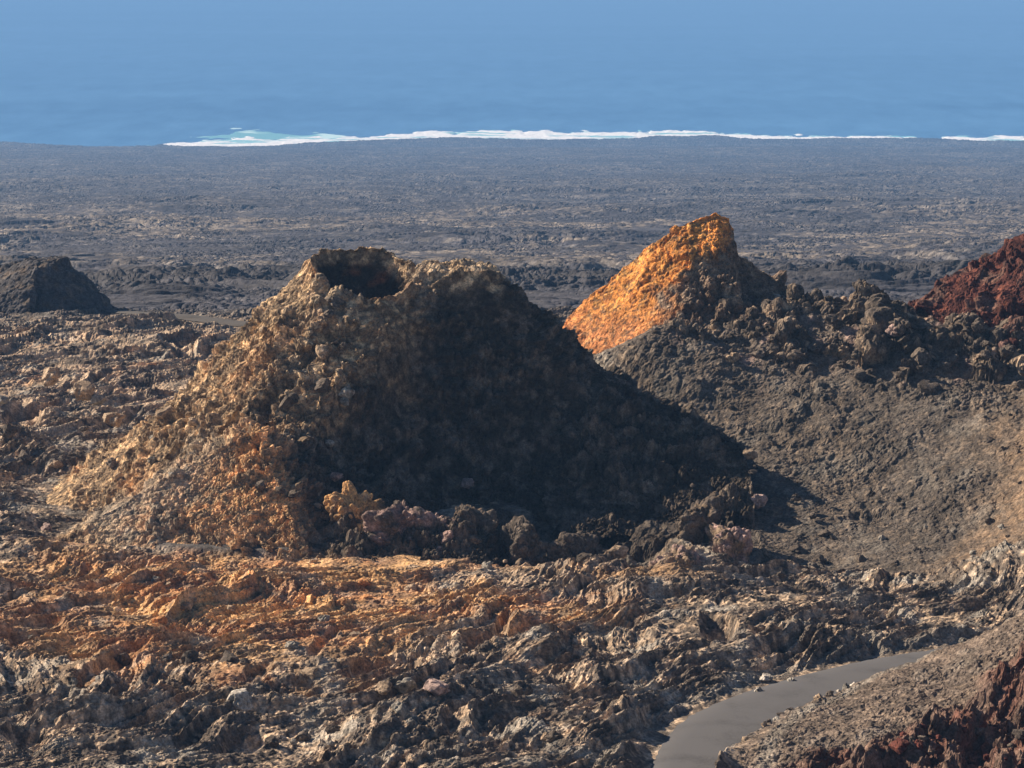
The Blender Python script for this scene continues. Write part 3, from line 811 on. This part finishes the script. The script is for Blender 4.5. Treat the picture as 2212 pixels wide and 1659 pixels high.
# ------------------------------------------------------------------ lava outcrops standing in front of the cones
def outcrop(name, px, py0, py1, hw, dist, tcol, tcol2, label, seed, thick=2.2, cat='rock outcrop', up=.72):
    """Upright mass of welded lava lumps: foot at py1, top at py0."""
    xc, yc_, zb = at(px, py1, dist)
    zt = at(px, py0, dist + thick * .5)[2]
    W = hw / SC * dist
    H = zt - zb
    nU, nV = 220, 130
    U, V = np.meshgrid(np.linspace(0, 2 * math.pi, nU), np.linspace(0, 1, nV))
    prof = np.sqrt(np.maximum(1 - V ** 4.0, 0))
    W = W * 1.25
    X = xc + np.cos(U) * W * (prof * .85 + .15 * (1 - V)); Y = yc_ + thick * .6 + np.sin(U) * thick * (prof * .9 + .3 * (1 - V))
    Z = zb - 1.2 + (H * up + 1.0) * V * (1 + .22 * perlin(X / 2.2, Y / 2.2 + 0 * X, seed))
    nx, ny = np.cos(U) * prof, np.sin(U) * prof
    nz = V
    D = domes3(X / 1.1, Y / 1.1, Z / 1.2, seed) * .5 + domes3(X / .5, Y / .5, Z / .55, seed + 1) * .33 + domes3(X / .28, Y / .28, Z / .28, seed + 2) * .22 + perlin3(X / 2.0, Y / 2.0, Z / 3.5, seed + 3) * 1.7 + perlin3(X / .8, Y / .8, Z / .8, seed + 5) * .35 - .4
    X2, Y2, Z2 = X + nx * D, Y + ny * D, Z + nz * D * .8
    n2 = perlin3(X2 / .9, Y2 / .9, Z2 / .9, seed + 4)
    t = mixc(tcol + 0 * np.repeat(X2[..., None], 3, -1), tcol2, ss(-.2, .4, n2))
    for a in (X2, Y2, Z2, t): a[:, -1] = a[:, 0]
    return tag(grid_obj(name, X2, Y2, Z2, t, M_ROCK), label, cat)

outcrop('rock_outcrop', 765, 1040, 1175, 56, 206, OCHRE * .85, col(.30, .20, .12), 'ochre lava outcrop lit by the sun at the foot of the largest cone', 701, up=.88)
outcrop('rock_outcrop', 868, 1068, 1185, 42, 204, PINK * .7, LAVA * .8, 'pinkish grey lava outcrop just right of the ochre one', 711, up=.85)
outcrop('rock_outcrop', 940, 1078, 1195, 44, 203.5, PINK * .8, LAVA, 'grey purple lumpy outcrop at the lit edge of the big shadow', 721, 2.0)
outcrop('rock_outcrop', 690, 1080, 1160, 40, 207, BROWN * 1.4, OCHRE * .8, 'brown clinker mound left of the ochre outcrop', 731)
outcrop('rock_outcrop', 1020, 1062, 1200, 50, 204.5, LAVA, BROWN * 1.3, 'dark outcrop with a thin rocky spike inside the shadow edge', 741, 2.0)
outcrop('rock_outcrop', 1130, 1120, 1215, 46, 203.5, LAVA * .7, LAVA, 'dark clinker outcrop in the middle of the big shadow, second right of the rocky spike', 791, 1.8)
outcrop('rock_outcrop', 1240, 1150, 1225, 40, 202, LAVA * .7, LAVA, 'low dark outcrop inside the shadow, left of the lone lit block', 795, 1.6)
outcrop('rock_outcrop', 1465, 1165, 1260, 42, 196.5, BROWN * 1.7, PINK * .8, 'brown rounded outcrop at the right end of the big shadow', 751, 1.8)
outcrop('rock_outcrop', 1590, 1120, 1215, 44, 200, PINK * .9, BROWN * 1.3, 'grey brown blocky outcrop below the gravel hillside', 761, 2.0)
outcrop('rock_outcrop', 1515, 1075, 1150, 40, 204, LAVA * .9, BROWN, 'dark blocky outcrop half inside the shadow below the hillside', 771, 2.0)
outcrop('rock_outcrop', 1700, 590, 660, 27, 246, GREYT * .9, LAVA * .8, 'dark upright block on the ridge right of the orange cone', 781, 1.2)
print('outcrops', time.time() - T0)

# ------------------------------------------------------------------ roads
def asphalt(name, c):
    m, nt, bs = new_mat(name)
    N, L = nt.nodes, nt.links
    g = N.new('ShaderNodeNewGeometry')
    n = N.new('ShaderNodeTexNoise'); n.inputs['Scale'].default_value = 9; n.inputs['Detail'].default_value = 6; n.inputs['Roughness'].default_value = .8
    L.new(g.outputs['Position'], n.inputs['Vector'])
    n_2 = N.new('ShaderNodeTexNoise'); n_2.inputs['Scale'].default_value = .35; n_2.inputs['Detail'].default_value = 3
    L.new(g.outputs['Position'], n_2.inputs['Vector'])
    ad = N.new('ShaderNodeMath'); ad.operation = 'ADD'; L.new(n.outputs['Fac'], ad.inputs[0]); L.new(n_2.outputs['Fac'], ad.inputs[1])
    r = N.new('ShaderNodeValToRGB'); r.color_ramp.elements[0].position = .72; r.color_ramp.elements[1].position = 1.0
    r.color_ramp.elements[0].color = (*[v * .78 for v in c], 1); r.color_ramp.elements[1].color = (*[v * 1.25 for v in c], 1)
    L.new(ad.outputs[0], r.inputs[0]); L.new(r.outputs[0], bs.inputs['Base Color'])
    bs.inputs['Roughness'].default_value = .95; bs.inputs['Specular IOR Level'].default_value = .1
    return m
seed_w = 3.3
def ribbon(name, line, w, mat, zf, label, thick=.12):
    P = np.array(line); n = len(P)
    T = np.gradient(P, axis=0); T /= np.linalg.norm(T, axis=1)[:, None]
    Nn = np.stack([-T[:, 1], T[:, 0]], -1)
    K = 9
    s = np.linspace(-1, 1, K)
    w = w + (fbm(np.arange(n) * .9, np.full(n, seed_w), 2, 7) * .12)[:, None]
    X = P[:, 0][:, None] + Nn[:, 0][:, None] * s * w; Y = P[:, 1][:, None] + Nn[:, 1][:, None] * s * w
    Z = zf(X, Y) + .05 * (1 - s * s)
    Z[:, 0] -= thick; Z[:, -1] -= thick
    i = np.arange(n * K).reshape(n, K)
    q = np.stack([i[:-1, 1:], i[:-1, :-1], i[1:, :-1], i[1:, 1:]], -1).reshape(-1, 4)
    me = raw_mesh(name, np.stack([X.ravel(), Y.ravel(), Z.ravel()], -1), q, None, mat, True)
    o = link(bpy.data.objects.new(name, me)); o['kind'] = 'structure'; o['label'] = label
    return o
ribbon('road', smooth_line(ROAD, 16), road_w(np.array(smooth_line(ROAD, 16))[:, 1])[:, None] + .25, asphalt('asphalt', (.082, .082, .086)), lambda X, Y: profile(Y) + 0 * X, 'smooth grey asphalt road curving through the lava at lower right')
ribbon('track', TRACK, 1.7, asphalt('track gravel', (.07, .065, .06)), lambda X, Y: profile(Y) + residual(X, Y) + .5, 'narrow grey track passing behind the left flank of the largest cone')
ribbon('path', PATH, .8, asphalt('path gravel', (.05, .05, .052)), lambda X, Y: profile(Y) + residual(X, Y) + .25, 'short dark strip of path at the foot of the largest cone')

# ------------------------------------------------------------------ loose boulders, each its own object
def rock_mesh(seed, c):
    bm = bmesh.new(); bmesh.ops.create_icosphere(bm, subdivisions=4, radius=1)
    co = np.array([v.co[:] for v in bm.verts], f32)
    n = perlin3(co[:, 0] * .9 + seed, co[:, 1] * .9, co[:, 2] * .9, seed) * .55 + perlin3(co[:, 0] * 2.4, co[:, 1] * 2.4 + seed, co[:, 2] * 2.4, seed + 1) * .22 \
        + domes3(co[:, 0] * 1.6, co[:, 1] * 1.6, co[:, 2] * 1.6 + seed, seed + 2) * .3
    co = co * (1 + n)[:, None]
    rs_ = random.Random(seed)
    for _k in range(5):      # broken faces
        d = np.array([rs_.gauss(0, 1) for _ in range(3)]); d /= np.linalg.norm(d)
        p = co @ d; lim = .72 + rs_.random() * .2
        co = co - np.outer(np.maximum(p - lim, 0) * .85, d)
    for v, p in zip(bm.verts, co): v.co = p
    me = bpy.data.meshes.new('boulder'); bm.to_mesh(me); bm.free()
    a = me.color_attributes.new('tint', 'FLOAT_COLOR', 'POINT')
    cc = np.ones((len(co), 4), f32); cc[:, :3] = c; a.data.foreach_set('color', cc.ravel())
    me.materials.append(M_ROCK); me.shade_flat()
    return me
def surface(x, y):
    x = np.atleast_1d(np.asarray(x, float)); y = np.atleast_1d(np.asarray(y, float))
    return np.maximum.reduce([height(x, y), np.where(x > 8, ridge_fn(x, y), 0) + .3, main_cone(x, y), orange_peak(x, y), red_cone(x, y)])
ROCKS = {k: [rock_mesh(800 + 10 * j + i, c) for i in range(4)] for j, (k, c) in enumerate(
    {'dark': LAVA * .9, 'grey': GREYT * .75, 'tan': TAN * .7, 'pale': col(.42, .38, .33), 'pink': col(.30, .22, .195), 'red': RED * .8, 'orange': ORANGE * .8}.items())}
rnd = random.Random(5)
def boulder(x, y, z, s, kind, label, group=None):
    o = bpy.data.objects.new('boulder', rnd.choice(ROCKS[kind]))
    link(o)
    o.location = (x, y, z - .2 * s); o.scale = (s * rnd.uniform(.8, 1.25), s * rnd.uniform(.8, 1.2), s * rnd.uniform(.65, 1.0))
    o.rotation_euler = (rnd.uniform(-.4, .4), rnd.uniform(-.4, .4), rnd.uniform(0, 6.28))
    return tag(o, label, 'boulder', group)
def at_surface(px, py):
    """Where the sight line through a picture point meets the built land."""
    a, b, c = ray(px, py)
    ys_ = np.arange(132, 372, .35)
    zz = CAM_H + c / b * ys_
    s = surface(a / b * ys_, ys_)
    hit = np.nonzero(s > zz)[0]
    y = ys_[hit[0]] if len(hit) else 300.0
    return a / b * y, y, float(surface(a / b * y, y)[0])
SINGLE = [
    (1070, 790 * 0 + 1480 * 0 + 1560, .0, 'pale', ''),
]
for px, py, s, kind, label in [
    (515, 1520, .62, 'pale', 'pale whitish boulder sticking up from the dark lava at lower left'),
    (940, 1492, .75, 'pink', 'pale pinkish wedge of rock below the dark hollows in the centre foreground'),
    (725, 1032, .50, 'pink', 'small pink block on top of the ochre outcrop'),
    (1008, 1045, .55, 'pink', 'pointed pinkish rock standing on the dark spiked outcrop'),
    (178, 850, .95, 'tan', 'rounded tan boulder alone on the left lava field'),
    (100, 1142, .40, 'pink', 'small bright pinkish stone beside the foot of the left flank'),
    (400, 1322, .45, 'tan', 'small tan rock in the orange part of the lava'),
    (1710, 1478, .36, 'grey', 'grey stone on the bank above the far road end'),
    (1655, 1455 + 17, .34, 'pale', 'whitish stone on the gravel bank right of the road'),
    (1330, 1200, .80, 'tan', 'lone brown block catching light inside the big shadow'),
    (1640, 1085, .60, 'pink', 'pink topped rock at the shadow tip below the hillside'),
    (1585, 785, .42, 'tan', 'small yellowish rock on the gravel under the orange cone'),
    (1620, 985, .55, 'tan', 'tan stone near the small pointed shadow on the hillside'),
    (1935, 728, .62, 'pink', 'reddish block at the left foot of the red cone'),
    (1640, 1500, .3, 'pale', 'small white stone beside the left side of the road'),
]:
    x, y, z = at_surface(px, py)
    boulder(x, y, z + .25 * s, s, kind, label)
def scatter(n, region, smin, smax, kinds, label, group, spread=None):
    k = 0
    while k < n:
        px, py = rnd.uniform(region[0], region[2]), rnd.uniform(region[1], region[3])
        x, y, z = at_surface(px, py)
        d, _ = seg_dist(np.array([x]), np.array([y]), ROADL)
        if d[0] < ROAD_W + .7: continue
        s = smin + (smax - smin) * rnd.random() ** 2.2
        boulder(x, y, z + .15 * s, s, rnd.choice(kinds), label, group)
        k += 1
scatter(34, (1640, 690, 2150, 850), .3, .8, ['dark'], 'dark lava boulder on the rocky crest between the orange and red cones', 'boulders on the rocky crest')
scatter(34, (1450, 800, 2212, 1120), 0.14, .36, ['dark'], 'small stone lying on the dark gravel hillside', 'stones on the gravel hillside')
scatter(26, (1500, 1130, 2212, 1260), .18, .5, ['dark', 'dark', 'grey'], 'rough rock at the foot of the gravel hillside', 'rocks at the foot of the hillside')
scatter(30, (0, 1380, 1400, 1640), .2, .6, ['dark', 'grey', 'tan', 'dark'], 'clinker block on the dark lava of the near foreground', 'clinker blocks in the near foreground')
scatter(22, (0, 1210, 1100, 1380), .16, .45, ['tan', 'orange', 'grey'], 'loose block on the orange part of the lava field', 'blocks on the orange lava')
scatter(22, (0, 700, 420, 1050), .25, .8, ['dark', 'grey', 'tan'], 'rough block on the lava field left of the largest cone', 'blocks on the left lava field')
scatter(22, (560, 640, 760, 1100), .25, .7, ['dark', 'grey', 'tan'], 'rock embedded in the rubble flank of the largest cone', 'rocks on the flank of the largest cone')
scatter(20, (1850, 1560, 2212, 1655), .15, .45, ['red', 'dark', 'red'], 'dark red clinker rock in the lower right corner', 'red clinker rocks')
# kerb of stones along the right-hand edge of the road
P = np.array(smooth_line(ROAD, 14)); T_ = np.gradient(P, axis=0); T_ /= np.linalg.norm(T_, axis=1)[:, None]
for i in range(24, len(P) - 30, 2):
    off = float(road_w(P[i, 1])) + .1 + rnd.uniform(.15, .55)
    x, y = P[i, 0] + T_[i, 1] * off, P[i, 1] - T_[i, 0] * off
    boulder(x, y, float(height([x], [y])[0]) + .04, rnd.uniform(.12, .26), rnd.choice(['pale', 'grey', 'tan', 'dark']), 'small stone in the row along the near edge of the road', 'stones along the near road edge')
print('boulders', time.time() - T0)

# ------------------------------------------------------------------ haze
bm = bmesh.new()
bmesh.ops.create_cube(bm, size=1)
for v in bm.verts:
    v.co.x *= 140000; v.co.y = 31000 if v.co.y > 0 else -200; v.co.z = 341.5 if v.co.z > 0 else -31
    v.co.y = 60500 if v.co.y > 0 else -200
me = bpy.data.meshes.new('haze'); bm.to_mesh(me); bm.free()
m = bpy.data.materials.new('haze'); m.use_nodes = True
nt = m.node_tree; nt.nodes.remove(nt.nodes['Principled BSDF'])
pv = nt.nodes.new('ShaderNodeVolumePrincipled')
pv.inputs['Color'].default_value = (.22, .47, .90, 1)
pv.inputs['Density'].default_value = 1.5e-4
pv.inputs['Anisotropy'].default_value = 0.0
nt.links.new(pv.outputs[0], nt.nodes['Material Output'].inputs['Volume'])
me.materials.append(m)
hz = link(bpy.data.objects.new('haze', me)); hz['kind'] = 'stuff'
hz['label'] = 'thin blue sea haze over the plain and the water'
print('done', time.time() - T0)
